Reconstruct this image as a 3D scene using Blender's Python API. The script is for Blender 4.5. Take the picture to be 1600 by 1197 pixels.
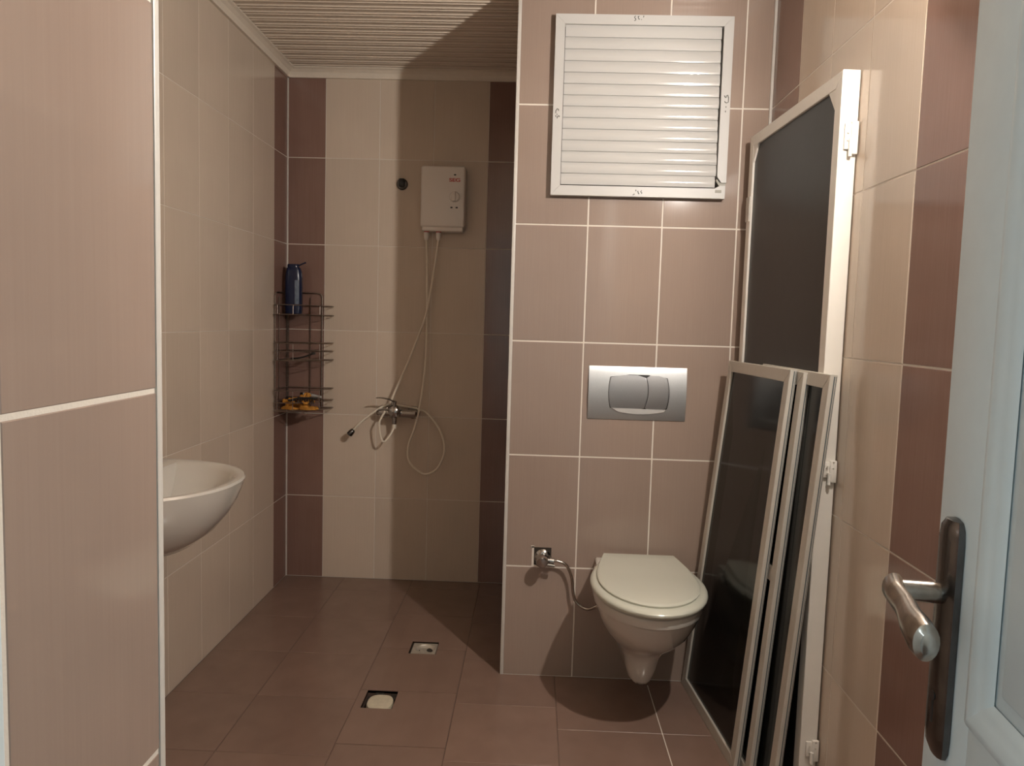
import bpy, math, random
from mathutils import Vector, Matrix
random.seed(4)
for o in list(bpy.data.objects): bpy.data.objects.remove(o)
SC = bpy.context.scene
COL = SC.collection
PI = math.pi

# ------------------------------------------------------------ camera, world, light, exposure
cam_d = bpy.data.cameras.new('camera'); cam = bpy.data.objects.new('camera', cam_d); COL.objects.link(cam)
cam_d.sensor_width = 36; cam_d.sensor_fit = 'HORIZONTAL'; cam_d.lens = 1183.97 * 36 / 1600
cam_d.clip_start = 0.02
R = Matrix(((0.999133, -0.030618, 0.028222), (0.03061, 0.080551, -0.99628), (0.02823, 0.99628, 0.081418)))
cam.matrix_world = Matrix.Translation((0, 0, 1.2703)) @ R.to_4x4()
SC.camera = cam
SC.view_settings.view_transform = 'Standard'; SC.view_settings.look = 'None'
SC.view_settings.gamma = 1; SC.view_settings.use_curve_mapping = False
SC.view_settings.exposure = 0.0
W = bpy.data.worlds.new('world'); SC.world = W; W.use_nodes = True
W.node_tree.nodes['Background'].inputs[0].default_value = (0.55, 0.6, 0.7, 1)
W.node_tree.nodes['Background'].inputs[1].default_value = 0.03
BULB_STRENGTH = 5300.0
BULB = (0.727, 1.30, 2.0)
hl = bpy.data.lights.new('hall_daylight', 'AREA'); hl.shape = 'RECTANGLE'; hl.size = 0.9; hl.size_y = 1.2
hl.energy = 34.0; hl.color = (0.74, 0.92, 1.0)
hlo = bpy.data.objects.new('hall_daylight', hl); COL.objects.link(hlo)
hlo.location = (-1.25, -0.95, 1.5); hlo.rotation_euler = (PI/2, 0, -PI/2)   # unseen area light added for the hall's daylight, facing +X

# ------------------------------------------------------------ room numbers (metres)
T, B, L, RW = 2.639, 3.585, -1.182, 0.772      # toilet wall, shower back wall, left wall, right wall
EX = -0.083                                     # free edge of the toilet wall
NX, NY, NY0 = -0.402, 0.80, 0.555               # tiled wall end on the left, close by
CEIL = 2.41
ROWS = [0, .4012, .802, 1.2028, 1.6036, 2.0044, CEIL]

# ------------------------------------------------------------ materials
def new_mat(name):
    m = bpy.data.materials.new(name); m.use_nodes = True
    nt = m.node_tree; return m, nt, nt.nodes['Principled BSDF']
def N(nt, t, **kw):
    n = nt.nodes.new(t)
    for k, v in kw.items(): setattr(n, k, v)
    return n
def plain(name, col, rough=.5, metal=0, noise=.06, scale=40, bump=0, **kw):
    m, nt, b = new_mat(name)
    tc = N(nt, 'ShaderNodeTexCoord'); no = N(nt, 'ShaderNodeTexNoise'); no.inputs['Scale'].default_value = scale
    no.inputs['Detail'].default_value = 4
    nt.links.new(tc.outputs['Object'], no.inputs['Vector'])
    mx = N(nt, 'ShaderNodeMix', data_type='RGBA')
    mx.inputs[6].default_value = (*[c*(1-noise) for c in col], 1); mx.inputs[7].default_value = (*[min(1, c*(1+noise)) for c in col], 1)
    nt.links.new(no.outputs['Fac'], mx.inputs[0]); nt.links.new(mx.outputs[2], b.inputs['Base Color'])
    b.inputs['Roughness'].default_value = rough; b.inputs['Metallic'].default_value = metal
    if bump:
        bp = N(nt, 'ShaderNodeBump'); bp.inputs['Strength'].default_value = bump; bp.inputs['Distance'].default_value = .002
        nt.links.new(no.outputs['Fac'], bp.inputs['Height']); nt.links.new(bp.outputs[0], b.inputs['Normal'])
    for k, v in kw.items(): b.inputs[k.replace('_', ' ')].default_value = v
    return m
def tile_mat(name, c1, c2, rough, streak=(230, 5), bump=.08, var=.05):
    """glazed tile: fine vertical weave in the glaze, each tile its own piece of the pattern"""
    m, nt, b = new_mat(name)
    tc = N(nt, 'ShaderNodeTexCoord'); oi = N(nt, 'ShaderNodeObjectInfo')
    add = N(nt, 'ShaderNodeVectorMath', operation='ADD'); sc = N(nt, 'ShaderNodeVectorMath', operation='SCALE')
    cm = N(nt, 'ShaderNodeCombineXYZ')
    for i in range(3): nt.links.new(oi.outputs['Random'], cm.inputs[i])
    nt.links.new(cm.outputs[0], sc.inputs[0]); sc.inputs['Scale'].default_value = 37.0
    nt.links.new(tc.outputs['Object'], add.inputs[0]); nt.links.new(sc.outputs[0], add.inputs[1])
    mp = N(nt, 'ShaderNodeMapping'); mp.inputs['Scale'].default_value = (streak[0], 1, streak[1])
    nt.links.new(add.outputs[0], mp.inputs[0])
    n1 = N(nt, 'ShaderNodeTexNoise'); n1.inputs['Scale'].default_value = 1.0; n1.inputs['Detail'].default_value = 5
    nt.links.new(mp.outputs[0], n1.inputs['Vector'])
    n2 = N(nt, 'ShaderNodeTexNoise'); n2.inputs['Scale'].default_value = 7.0; n2.inputs['Detail'].default_value = 2
    nt.links.new(add.outputs[0], n2.inputs['Vector'])
    ma = N(nt, 'ShaderNodeMath', operation='MULTIPLY_ADD'); ma.inputs[1].default_value = .55
    nt.links.new(n1.outputs['Fac'], ma.inputs[0])
    m2 = N(nt, 'ShaderNodeMath', operation='MULTIPLY'); m2.inputs[1].default_value = .45
    nt.links.new(n2.outputs['Fac'], m2.inputs[0]); nt.links.new(m2.outputs[0], ma.inputs[2])
    rp = N(nt, 'ShaderNodeMapRange'); rp.inputs[1].default_value = .32; rp.inputs[2].default_value = .68
    nt.links.new(ma.outputs[0], rp.inputs[0])
    mx = N(nt, 'ShaderNodeMix', data_type='RGBA'); mx.inputs[6].default_value = (*c1, 1); mx.inputs[7].default_value = (*c2, 1)
    nt.links.new(rp.outputs[0], mx.inputs[0])
    hs = N(nt, 'ShaderNodeHueSaturation')
    mr = N(nt, 'ShaderNodeMapRange'); mr.inputs[3].default_value = 1-var; mr.inputs[4].default_value = 1+var
    nt.links.new(oi.outputs['Random'], mr.inputs[0]); nt.links.new(mr.outputs[0], hs.inputs['Value'])
    nt.links.new(mx.outputs[2], hs.inputs['Color']); nt.links.new(hs.outputs[0], b.inputs['Base Color'])
    b.inputs['Roughness'].default_value = rough; b.inputs['IOR'].default_value = 1.55
    bp = N(nt, 'ShaderNodeBump'); bp.inputs['Strength'].default_value = bump; bp.inputs['Distance'].default_value = .0006
    nt.links.new(n1.outputs['Fac'], bp.inputs['Height']); nt.links.new(bp.outputs[0], b.inputs['Normal'])
    return m
M = {}
M['tile_light'] = tile_mat('tile_light', (.57, .475, .385), (.61, .51, .415), .12)
M['tile_rose'] = tile_mat('tile_rose', (.290, .216, .177), (.311, .234, .192), .10)
M['tile_brown'] = tile_mat('tile_brown', (.215, .125, .10), (.245, .148, .12), .12)
M['tile_floor'] = tile_mat('tile_floor', (.195, .125, .098), (.225, .145, .113), .22, streak=(14, 12), bump=.08, var=.04)
M['grout'] = plain('grout_cream', (.66, .60, .53), .6, bump=.3, scale=300)
M['grout_dark'] = plain('grout_dark', (.10, .062, .047), .8, scale=200)
M['trim'] = plain('trim_white', (.58, .55, .51), .35)
M['render'] = plain('plaster', (.62, .58, .52), .8)
M['pvc'] = plain('pvc_ceiling', (.62, .53, .44), .35, noise=.03, scale=15)
M['cornice'] = plain('cornice', (.72, .64, .54), .4)
M['enamel'] = plain('white_enamel', (.50, .49, .475), .13, noise=.02, scale=10, Specular_IOR_Level=.22)
M['frame_enamel'] = plain('frame_enamel', (.50, .49, .475), .45, noise=.02, scale=10)
M['ceramic'] = plain('ceramic', (.60, .57, .52), .12, noise=.02, scale=6, Coat_Weight=.5)
M['seat'] = plain('seat_plastic', (.56, .56, .48), .22, noise=.02, scale=6)
M['chrome'] = plain('chrome', (.44, .43, .42), .14, 1, noise=.15, scale=60)
M['chrome_worn'] = plain('chrome_worn', (.40, .36, .32), .24, 1, noise=.5, scale=70, bump=.15)
M['chrome_dark'] = plain('chrome_tarnished', (.13, .125, .125), .2, 1, noise=.5, scale=45, bump=.15)
M['satin'] = plain('satin_silver', (.56, .57, .58), .44, 1, noise=.05, scale=200)
M['satin_btn'] = plain('satin_silver_buttons', (.42, .42, .43), .38, 1, noise=.05, scale=200)
M['black'] = plain('black_plastic', (.012, .011, .010), .4)
M['gap_shade'] = plain('gap_shade_paint', (.03, .022, .016), .9)  # dark colour stands in for shade in gaps and holes
M['alu'] = plain('painted_aluminium', (.74, .70, .64), .35, noise=.03, scale=30)
M['alu_pale'] = plain('aluminium_frame', (.50, .465, .41), .32, noise=.05, scale=60)
M['mesh'] = plain('insect_mesh', (.020, .019, .018), .42, noise=.25, scale=30)
M['glass_dark'] = plain('dark_pane', (.010, .010, .009), .14, noise=.3, scale=9, Specular_IOR_Level=.17)
M['key'] = plain('key_grey', (.32, .31, .27), .6)
M['seal'] = plain('rubber_seal', (.10, .115, .12), .5)
M['heater'] = plain('heater_white', (.80, .74, .68), .35, noise=.02, scale=10)
M['red'] = plain('red_print', (.55, .05, .04), .5)
M['hose'] = plain('hose_cream', (.78, .70, .58), .35)
M['navy'] = plain('navy_plastic', (.008, .014, .045), .25)
M['label'] = plain('bottle_label', (.16, .20, .26), .3, noise=.6, scale=90)
M['wire'] = plain('rack_wire', (.30, .25, .22), .35, 1, noise=.4, scale=80)
M['orange'] = plain('scourer_orange', (.50, .22, .03), .8, noise=.5, scale=90)
M['drain_plastic'] = plain('drain_ivory', (.56, .50, .38), .5, noise=.2, scale=60)
M['steel'] = plain('drain_steel', (.62, .58, .50), .35, .6, noise=.25, scale=60)
M['door'] = plain('door_paint', (.60, .68, .71), .42, noise=.04, scale=50, bump=.05)
M['ink'] = plain('ink', (.06, .06, .05), .7)
M['hall'] = plain('hall_paint', (.6, .58, .54), .7)
bm_, nt_, b_ = new_mat('bulb_glow')
b_.inputs['Base Color'].default_value = (1, .95, .85, 1)
b_.inputs['Emission Color'].default_value = (1.0, .925, .84, 1); b_.inputs['Emission Strength'].default_value = BULB_STRENGTH
M['bulb'] = bm_

# ------------------------------------------------------------ helpers
ORG = {}          # world origin of every object without rotation
def tag(o, label=None, cat=None, group=None, kind=None):
    if label: o['label'] = label
    if cat: o['category'] = cat
    if group: o['group'] = group
    if kind: o['kind'] = kind
    return o
def thing(name, loc, label, cat, group=None, kind=None):
    o = bpy.data.objects.new(name, None); COL.objects.link(o); o.location = loc
    o.empty_display_size = .05; ORG[o.name] = Vector(loc)
    return tag(o, label, cat, group, kind)
def obj(name, verts, faces, mat, parent=None, smooth=False, loc=None):
    base = ORG[parent.name] if parent else Vector((0, 0, 0))
    org = Vector(loc) if loc is not None else base
    me = bpy.data.meshes.new(name)
    me.from_pydata([tuple(Vector(v) - org) for v in verts], [], faces); me.update()
    me.materials.append(mat)
    if smooth:
        me.polygons.foreach_set('use_smooth', [True]*len(me.polygons))
        try: me.set_sharp_from_angle(angle=math.radians(38))
        except Exception: pass
    o = bpy.data.objects.new(name, me); COL.objects.link(o)
    o.location = org - base
    if parent: o.parent = parent
    ORG[o.name] = org
    return o
def merge(*parts):
    V, F = [], []
    for v, f in parts:
        n = len(V); V += list(v); F += [tuple(i+n for i in q) for q in f]
    return V, F
def box(x0, x1, y0, y1, z0, z1):
    v = [(x, y, z) for z in (z0, z1) for y in (y0, y1) for x in (x0, x1)]
    return v, [(0, 2, 3, 1), (4, 5, 7, 6), (0, 1, 5, 4), (2, 6, 7, 3), (0, 4, 6, 2), (1, 3, 7, 5)]
def rbox(x0, x1, y0, y1, z0, z1, r=.004, seg=2):
    import bmesh
    bm = bmesh.new(); v, f = box(x0, x1, y0, y1, z0, z1)
    vs = [bm.verts.new(p) for p in v]
    for q in f: bm.faces.new([vs[i] for i in q])
    bmesh.ops.bevel(bm, geom=bm.edges[:], offset=r, segments=seg, profile=.5, affect='EDGES')
    bm.verts.index_update()
    out = ([tuple(p.co) for p in bm.verts], [tuple(p.index for p in q.verts) for q in bm.faces]); bm.free()
    return out
def xf(part, fn): return [fn(p) for p in part[0]], part[1]
def tube(pts, r, n=10, cap=True, radii=None):
    P = [Vector(p) for p in pts]; V, F = [], []
    t = (P[1]-P[0]).normalized()
    u = t.orthogonal().normalized()
    for i, p in enumerate(P):
        a = P[max(i-1, 0)]; c = P[min(i+1, len(P)-1)]; t2 = (c-a)
        t2 = t2.normalized() if t2.length > 1e-9 else t
        q = t.rotation_difference(t2); u = (q @ u); u = (u - t2*u.dot(t2)).normalized(); t = t2; w = t.cross(u)
        rr = radii[i] if radii else r
        for k in range(n):
            an = 2*PI*k/n; V.append(tuple(p + (u*math.cos(an) + w*math.sin(an))*rr))
    for i in range(len(P)-1):
        for k in range(n):
            a = i*n+k; b = i*n+(k+1) % n; F.append((a, b, b+n, a+n))
    if cap: F += [tuple(range(n))[::-1], tuple((len(P)-1)*n+k for k in range(n))]
    return V, F
def spline(pts, k=8):
    P = [Vector(p) for p in pts]; out = []
    for i in range(len(P)-1):
        a = P[max(i-1, 0)]; b = P[i]; c = P[i+1]; d = P[min(i+2, len(P)-1)]
        for j in range(k):
            t = j/k
            out.append(.5*((2*b)+(c-a)*t+(2*a-5*b+4*c-d)*t*t+(3*b-a-3*c+d)*t**3))
    out.append(P[-1]); return out
def loft(rings, cap0=True, cap1=True):
    V, F = [], []; n = len(rings[0])
    for r in rings: V += [tuple(p) for p in r]
    for i in range(len(rings)-1):
        for k in range(n):
            a = i*n+k; b = i*n+(k+1) % n; F.append((a, b, b+n, a+n))
    if cap0: F.append(tuple(range(n))[::-1])
    if cap1: F.append(tuple((len(rings)-1)*n+k for k in range(n)))
    return V, F
def lathe(c, axis, prof, n=24):
    """prof: (radius, distance along axis)"""
    A = Vector(axis).normalized(); u = A.orthogonal().normalized(); w = A.cross(u); c = Vector(c)
    return loft([[c + A*h + (u*math.cos(2*PI*k/n)+w*math.sin(2*PI*k/n))*max(r, .0002) for k in range(n)] for r, h in prof])
def wedge(poly, ax, a, b):
    """prism: 2-D polygon swept along axis ax from a to b"""
    n = len(poly)
    def p3(p, h): return {'X': (h, p[0], p[1]), 'Y': (p[0], h, p[1]), 'Z': (p[0], p[1], h)}[ax]
    V = [p3(p, a) for p in poly]+[p3(p, b) for p in poly]
    F = [tuple(range(n))[::-1], tuple(range(n, 2*n))]+[(i, (i+1) % n, (i+1) % n+n, i+n) for i in range(n)]
    return V, F

# ------------------------------------------------------------ tiles
TCACHE = {}
def tile_mesh(w, h, mat, gap):
    key = (round(w, 4), round(h, 4), mat.name, gap)
    if key not in TCACHE:
        a, b, e, t = w/2-gap/2, h/2-gap/2, .0012, .009
        V = []
        for (x, z, y) in ((a, b, t), (a, b, e*.8)):
            V += [(-x, y, -z), (x, y, -z), (x, y, z), (-x, y, z)]
        V += [(-a+e, 0, -b+e), (a-e, 0, -b+e), (a-e, 0, b-e), (-a+e, 0, b-e)]
        F = [(3, 2, 1, 0), (8, 9, 10, 11)]
        for s in (0, 4):
            for k in range(4): F.append((s+k, s+(k+1) % 4, s+4+(k+1) % 4, s+4+k))
        me = bpy.data.meshes.new('tile'); me.from_pydata(V, [], F); me.update(); me.materials.append(mat)
        TCACHE[key] = me
    return TCACHE[key]
def place_tile(parent, w, h, loc, rot, mat, gap):
    o = bpy.data.objects.new('tile', tile_mesh(w, h, mat, gap)); COL.objects.link(o)
    j = lambda s: random.uniform(-s, s)
    o.location = Vector(loc) - ORG[parent.name]
    o.rotation_euler = (rot[0]+j(.0012), rot[1], rot[2]+j(.0012)); o.parent = parent
def tile_field(parent, axis, plane, us, mats, face, gap=.004, rows=ROWS, dz=0):
    """us: joint positions along the wall; axis 'X' or 'Y' is the direction of the wall"""
    rz = {'-Y': 0, '+Y': PI, '+X': PI/2, '-X': -PI/2}[face]
    for i in range(len(us)-1):
        for j in range(len(rows)-1):
            z0, z1 = rows[j]+(dz if j else 0), rows[j+1]+(dz if j < len(rows)-2 else 0)
            u = (us[i]+us[i+1])/2; w = us[i+1]-us[i]
            loc = (u, plane, (z0+z1)/2) if axis == 'X' else (plane, u, (z0+z1)/2)
            place_tile(parent, w, z1-z0, loc, (0, 0, rz), M[mats[i]], gap)
def wall(name, b, mat, label):
    v, f = box(*b); o = obj(name, v, f, mat); return tag(o, label, 'wall', kind='structure')
G = .0008   # joints are recessed this deep
wl = wall('wall_left', (L-.12, L-G, .79, B+.1, 0, 2.5), M['grout'], 'left wall of pale beige tiles with one brown column in the shower corner')
us = [B, 3.408, 3.155, 2.902, 2.649, 2.396, 2.143, 1.89, 1.637, 1.384, 1.131, .878, .80][::-1]
tile_field(wl, 'Y', L, us, ['tile_light']*11+['tile_brown'], '+X', gap=.0022)
wb = wall('wall_back', (L-.12, EX, B+G, B+.12, 0, 2.5), M['grout'], 'shower back wall of pale beige tiles between two brown columns')
tile_field(wb, 'X', B, [L, -1.0014, -.7484, -.4954, -.2424, EX], ['tile_brown']+['tile_light']*3+['tile_brown'], '-Y', gap=.003)
wt = wall('wall_toilet', (EX+G, RW+.005, T+G, B+.12, 0, 2.5), M['grout'], 'rose tiled wall that carries the toilet and its flush plate')
tile_field(wt, 'X', T, [EX+.003, .170, .423, .676, RW-.002], ['tile_rose']*4, '-Y', gap=.0046)
tile_field(wt, 'Y', EX, [T+.01, 2.892, 3.145, 3.398, B], ['tile_rose']*3+['tile_brown'], '-X')
wr = wall('wall_right', (RW+G, RW+.12, -.2, T+.2, 0, 2.5), M['grout'], 'right wall of pale beige tiles with brown columns')
us = [-.15, .0945, .3475, .6005, .8535, 1.1065, 1.3595, 1.6125, 1.8655, 2.1185, 2.3715, T]
tile_field(wr, 'Y', RW, us, ['tile_light']*6+['tile_brown']+['tile_light']*3+['tile_brown'], '-X', gap=.0032)
wn = wall('wall_near', (-1.302, NX-G, -.15, NY-G, 0, 2.5), M['grout'], 'near wall end on the left with rose tiles beside the doorway')
tile_field(wn, 'Y', NX, [NY0, NY-.003], ['tile_rose'], '+X', gap=.005, dz=-.017)
tile_field(wn, 'X', NY, [L, -.929, -.676, NX-.002], ['tile_light']*3, '+Y', gap=.003)
wd = wall('wall_door', (.335, .892, -.16, -.06, 0, 2.5), M['render'], 'plastered wall on the hinge side of the doorway')
v, f = box(-.402, .335, -.16, -.06, 2.08, 2.5)
lt = obj('lintel', v, f, M['render'], wd)
# hall behind the camera (seen only in reflections)
wall('wall_hall_back', (-1.4, 1.3, -2.1, -2.0, 0, 2.5), M['hall'], 'painted hall wall behind the doorway')
wall('wall_hall_left', (-1.4, -1.3, -2.0, -.15, 0, 2.5), M['hall'], 'painted left wall of the hall behind the doorway')
wall('wall_hall_right', (1.2, 1.3, -2.0, -.16, 0, 2.5), M['hall'], 'painted right wall of the hall behind the doorway')

# ------------------------------------------------------------ floor
DR1 = (-.444, -.340, 2.777, 2.886); DR2 = (-.532, -.428, 2.362, 2.481)
fv = merge(box(L-.1, RW+.1, -2.1, 2.362, -.15, -.0016), box(L-.1, RW+.1, 2.481, 2.777, -.15, -.0016), box(L-.1, RW+.1, 2.886, B+.1, -.15, -.0016),
           box(L-.1, DR2[0], 2.362, 2.481, -.15, -.0016), box(DR2[1], RW+.1, 2.362, 2.481, -.15, -.0016),
           box(L-.1, DR1[0], 2.777, 2.886, -.15, -.0016), box(DR1[1], RW+.1, 2.777, 2.886, -.15, -.0016), box(-.6, -.3, 2.3, 2.95, -.15, -.035))
fl = tag(obj('floor', *fv, M['grout_dark']), 'reddish brown tiled bathroom floor', 'floor', kind='structure')
def cut_tile(x0, x1, y0, y1, h):
    g = .0011; x0 += g; x1 -= g; y0 += g; y1 -= g
    hx0, hx1, hy0, hy1 = max(x0, h[0]), min(x1, h[1]), max(y0, h[2]), min(y1, h[3])
    bs = []
    if hy0 > y0: bs.append((x0, x1, y0, hy0))
    if hy1 < y1: bs.append((x0, x1, hy1, y1))
    if hx0 > x0: bs.append((x0, hx0, hy0, hy1))
    if hx1 < x1: bs.append((hx1, x1, hy0, hy1))
    c = ((x0+x1)/2, (y0+y1)/2, 0)
    obj('tile', *merge(*[box(a, b, c_, d, -.010, 0) for a, b, c_, d in bs]), M['tile_floor'], fl, loc=c)
xs = [L, -.893, -.558, -.228, .108, .436, RW]
for i in range(len(xs)-1):
    ys = {0: 2.75, 1: 2.75, 2: 2.483, 3: 2.75, 4: 2.615, 5: 2.615}[i]
    while ys > .2: ys -= .3333
    yy = [-.05]
    while ys < B-.02:
        if ys > .02: yy.append(ys)
        ys += .3333
    end = B if i < 3 or xs[i] < EX-.01 else T
    yy = [y for y in yy if y < end-.03]+[end]
    for j in range(len(yy)-1):
        x0, x1, y0, y1 = xs[i], xs[i+1], yy[j], yy[j+1]
        hit = None
        for h in (DR1, DR2):
            if h[0] < x1 and h[1] > x0 and h[2] < y1 and h[3] > y0: hit = h
        if hit: cut_tile(x0, x1, y0, y1, hit)
        else: place_tile(fl, x1-x0, y1-y0, ((x0+x1)/2, (y0+y1)/2, 0), (-PI/2, 0, 0), M['tile_floor'], .0016)

obj('joint', *box(.4342, .4378, 1.2, 2.60, -.003, -.0004), M['grout'], fl)

# ------------------------------------------------------------ ceiling of PVC planks, cornice, trims
ce = tag(obj('ceiling', *box(-1.4, 1.3, -2.1, B+.12, CEIL+.012, 2.55), M['pvc']), 'ceiling of cream plastic planks', 'ceiling', kind='structure')
prof = [(0, .014), (0, .002), (.004, 0), (.0058, -.004), (.0088, -.004), (.0125, 0), (.028, .0004), (.0298, -.003), (.0328, -.003), (.036, .0004), (.0555, 0), (.0592, .002), (.0592, .014)]
pv, pf = wedge([(y, z) for y, z in prof], 'X', L+.001, RW-.001)
pme = bpy.data.meshes.new('ceiling_plank'); pme.from_pydata(pv, [], pf); pme.materials.append(M['pvc']); pme.update()
y = B-.0597
while y > .81:
    o = bpy.data.objects.new('ceiling_plank', pme); COL.objects.link(o); o.parent = ce; o.location = (0, y, CEIL); y -= .0597
def cornice(n, ax, a, b, corner, sx, label):
    pr = [(0, 0), (.040, 0), (.040, -.006), (.030, -.011), (.018, -.022), (.013, -.034), (.012, -.044), (0, -.044)]
    pl = [(corner+sx*p, CEIL-.001+q) for p, q in pr]
    tag(obj('trim_%d' % n, *wedge(pl, ax, a, b), M['cornice'], smooth=False), label, 'trim', kind='structure')
cornice(1, 'X', L, EX, B, -1, 'cream ceiling cornice along the shower back wall')
cornice(2, 'Y', .80, B, L, 1, 'cream ceiling cornice along the left wall')
def vtrim(n, b, label, mat='trim'):
    tag(obj('trim_%d' % n, *rbox(*b, r=.002), M[mat], smooth=True), label, 'trim', kind='structure')
vtrim(3, (EX-.006, EX+.006, T-.003, T+.009, 0, CEIL), 'white plastic edge strip on the free corner of the toilet wall')
vtrim(4, (NX-.010, NX+.002, NY-.008, NY+.004, 0, CEIL), 'white plastic edge strip on the near wall end')
vtrim(5, (L-.001, L+.006, B-.006, B+.001, 0, CEIL-.04), 'white sealant line in the shower corner')
vtrim(6, (RW-.009, RW+.001, T-.008, T+.001, 0, CEIL), 'white strip in the corner of the toilet wall and right wall')
cornice(7, 'X', EX, RW, T, -1, 'cream ceiling cornice along the toilet wall')
cornice(8, 'Y', -.05, T, RW, -1, 'cream ceiling cornice along the right wall')

# ------------------------------------------------------------ doorway, casing and door leaf
tag(obj('trim_9', *merge(rbox(NX-.03, NX+.002, -.16, NY0-.004, 0, 2.12, .003), rbox(NX-.0, NX+.014, .30, .36, 0, 2.08, .003)), M['door']), 'pale painted door casing on the left beside the near wall end', 'trim', kind='structure')
dd = Vector((.127, 1, 0)).normalized(); dn = Vector((-dd.y, dd.x, 0))      # dd: towards the free edge, dn: towards the room's left
E0 = Vector((.401, .74, 0))
dr = thing('door_1', E0 - dd*.80, 'pale grey panelled bathroom door standing open at the right', 'door', kind='structure')
def D(s, out, z): return tuple(E0 - dd*s + dn*out + Vector((0, 0, z)))      # s from free edge, out from the face
def dpart(part): return xf(part, lambda p: D(p[0], p[1], p[2]))
obj('leaf', *dpart(rbox(0, .80, -.040, -.0055, .01, 2.04, .0025)), M['door'], dr, smooth=True)
st = [(.0, .092, .01, 2.04), (.708, .80, .01, 2.04)]
for a, b, c, d in st: obj('stile', *dpart(rbox(a, b, -.008, 0, c, d, .0015)), M['door'], dr, smooth=True)
for c, d in ((.01, .16), (.80, .93), (1.93, 2.04)): obj('rail', *dpart(rbox(.091, .709, -.008, 0, c, d, .0015)), M['door'], dr, smooth=True)
def moulding(s0, s1, z0, z1):
    prof = [(0, -.004), (0, .001), (.006, .005), (.012, .0055), (.020, .002), (.028, .0015), (.036, -.004)]
    rings = []
    for (cs, cz, ds, dz) in ((s0, z0, 1, 1), (s1, z0, -1, 1), (s1, z1, -1, -1), (s0, z1, 1, -1), (s0, z0, 1, 1)):
        rings.append([D(cs+ds*p, q, cz+dz*p) for p, q in prof])
    obj('moulding', *loft(rings, False, False), M['door'], dr, smooth=True)
    obj('panel', *dpart(rbox(s0+.05, s1-.05, -.008, -.001, z0+.05, z1-.05, .003)), M['door'], dr, smooth=True)
moulding(.089, .711, .928, 1.932); moulding(.089, .711, .158, .802)
# chrome lever handle
pr = []
zc = [(.872, .0), (.874, .013), (.882, .018), (.895, .0195), (1.08, .0195), (1.092, .018), (1.099, .013), (1.101, .0)]
for z, hw in zc:
    hw = max(hw, .004); dep = .0115*min(1, (hw/.0195))
    pr.append([D(.041+a*hw, max(.0005, dep*b), z) for a, b in ((-1, 0), (-1, .55), (-.75, .86), (-.3, 1), (.3, 1), (.75, .86), (1, .55), (1, 0))])
hp = obj('door_handle', *loft(pr), M['chrome_dark'], dr, smooth=True)
tag(hp, 'tarnished chrome lock plate')
lv = merge(tube([D(.038, .006, 1.028), D(.038, .012, 1.028), D(.038, .050, 1.028)], .010, 18))
rings = []
lev = [(.034, .049, 1.031, .0085, .012), (.040, .052, 1.031, .010, .0135), (.056, .054, 1.029, .0085, .012), (.080, .0535, 1.026, .0088, .0125), (.110, .058, 1.023, .0105, .015), (.132, .059, 1.021, .0115, .017), (.144, .059, 1.020, .0105, .0158), (.148, .059, 1.020, .006, .010)]
for s, o_, z, ro, rz in lev:
    rings.append([D(s, o_+ro*math.cos(2*PI*k/18), z+rz*math.sin(2*PI*k/18)) for k in range(18)])
lv = merge(lv, loft(rings))
obj('lever', *lv, M['chrome_worn'], hp, smooth=True)
obj('keyhole', *dpart(merge(rbox(.041, .046, .0105, .0122, .905, .93, .001), lathe((.0435, .0112, .931), (0, 1, 0), [(.0045, -.001), (.0045, .001)], 14))), M['black'], hp)

# ------------------------------------------------------------ wall lamp that lights the room (above the frame, on the right wall)
lp = thing('wall_lamp', (RW, BULB[1], BULB[2]), 'bare bulb in a white holder with an added light-shielding rim on the right wall, above the view', 'lamp')
LZ = (RW, BULB[1], BULB[2])
obj('base', *lathe(LZ, (-1, 0, 0), [(.078, 0), (.080, .004), (.080, .042), (.078, .044), (.076, .042), (.074, .006), (.03, .005), (.002, .005)], 40), M['enamel'], lp, smooth=True)  # raised rim added to keep the bulb's light off the nearby wall
obj('holder', *lathe(LZ, (-1, 0, 0), [(.016, .004), (.016, .020), (.012, .024)]), M['enamel'], lp, smooth=True)
obj('bulb', *lathe(BULB, (-1, 0, 0), [(.008, -.022)]+[(.020*math.sin(PI*k/12), -.020*math.cos(PI*k/12)) for k in range(2, 13)]), M['bulb'], lp, smooth=True)

# ------------------------------------------------------------ toilet
CX = .385
def egg(A, Wb, Yb, Yc, Yf, z, cx=CX, n=18, m=8, ex=2.0):
    P = []; z += .012
    for k in range(m):                                  # right side from the back to the widest place
        t = k/m; yk = Yb+(Yc-Yb)*t; hw = Wb+(A-Wb)*math.sin(t*PI/2)
        P.append((cx+hw, yk, z))
    for k in range(n+1):                                # round the front
        a = PI*k/n; c_, s_ = math.cos(a), math.sin(a)
        P.append((cx+A*math.copysign(abs(c_)**(2/ex), c_), Yc-(Yc-Yf)*abs(s_)**(2/ex), z))
    for k in range(m-1, -1, -1):
        t = k/m; yk = Yb+(Yc-Yb)*t; hw = Wb+(A-Wb)*math.sin(t*PI/2)
        P.append((cx-hw, yk, z))
    return P
to = thing('toilet', (CX, T, .1), 'white wall hung toilet with the lid closed', 'toilet')
YB = T-.001
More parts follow.
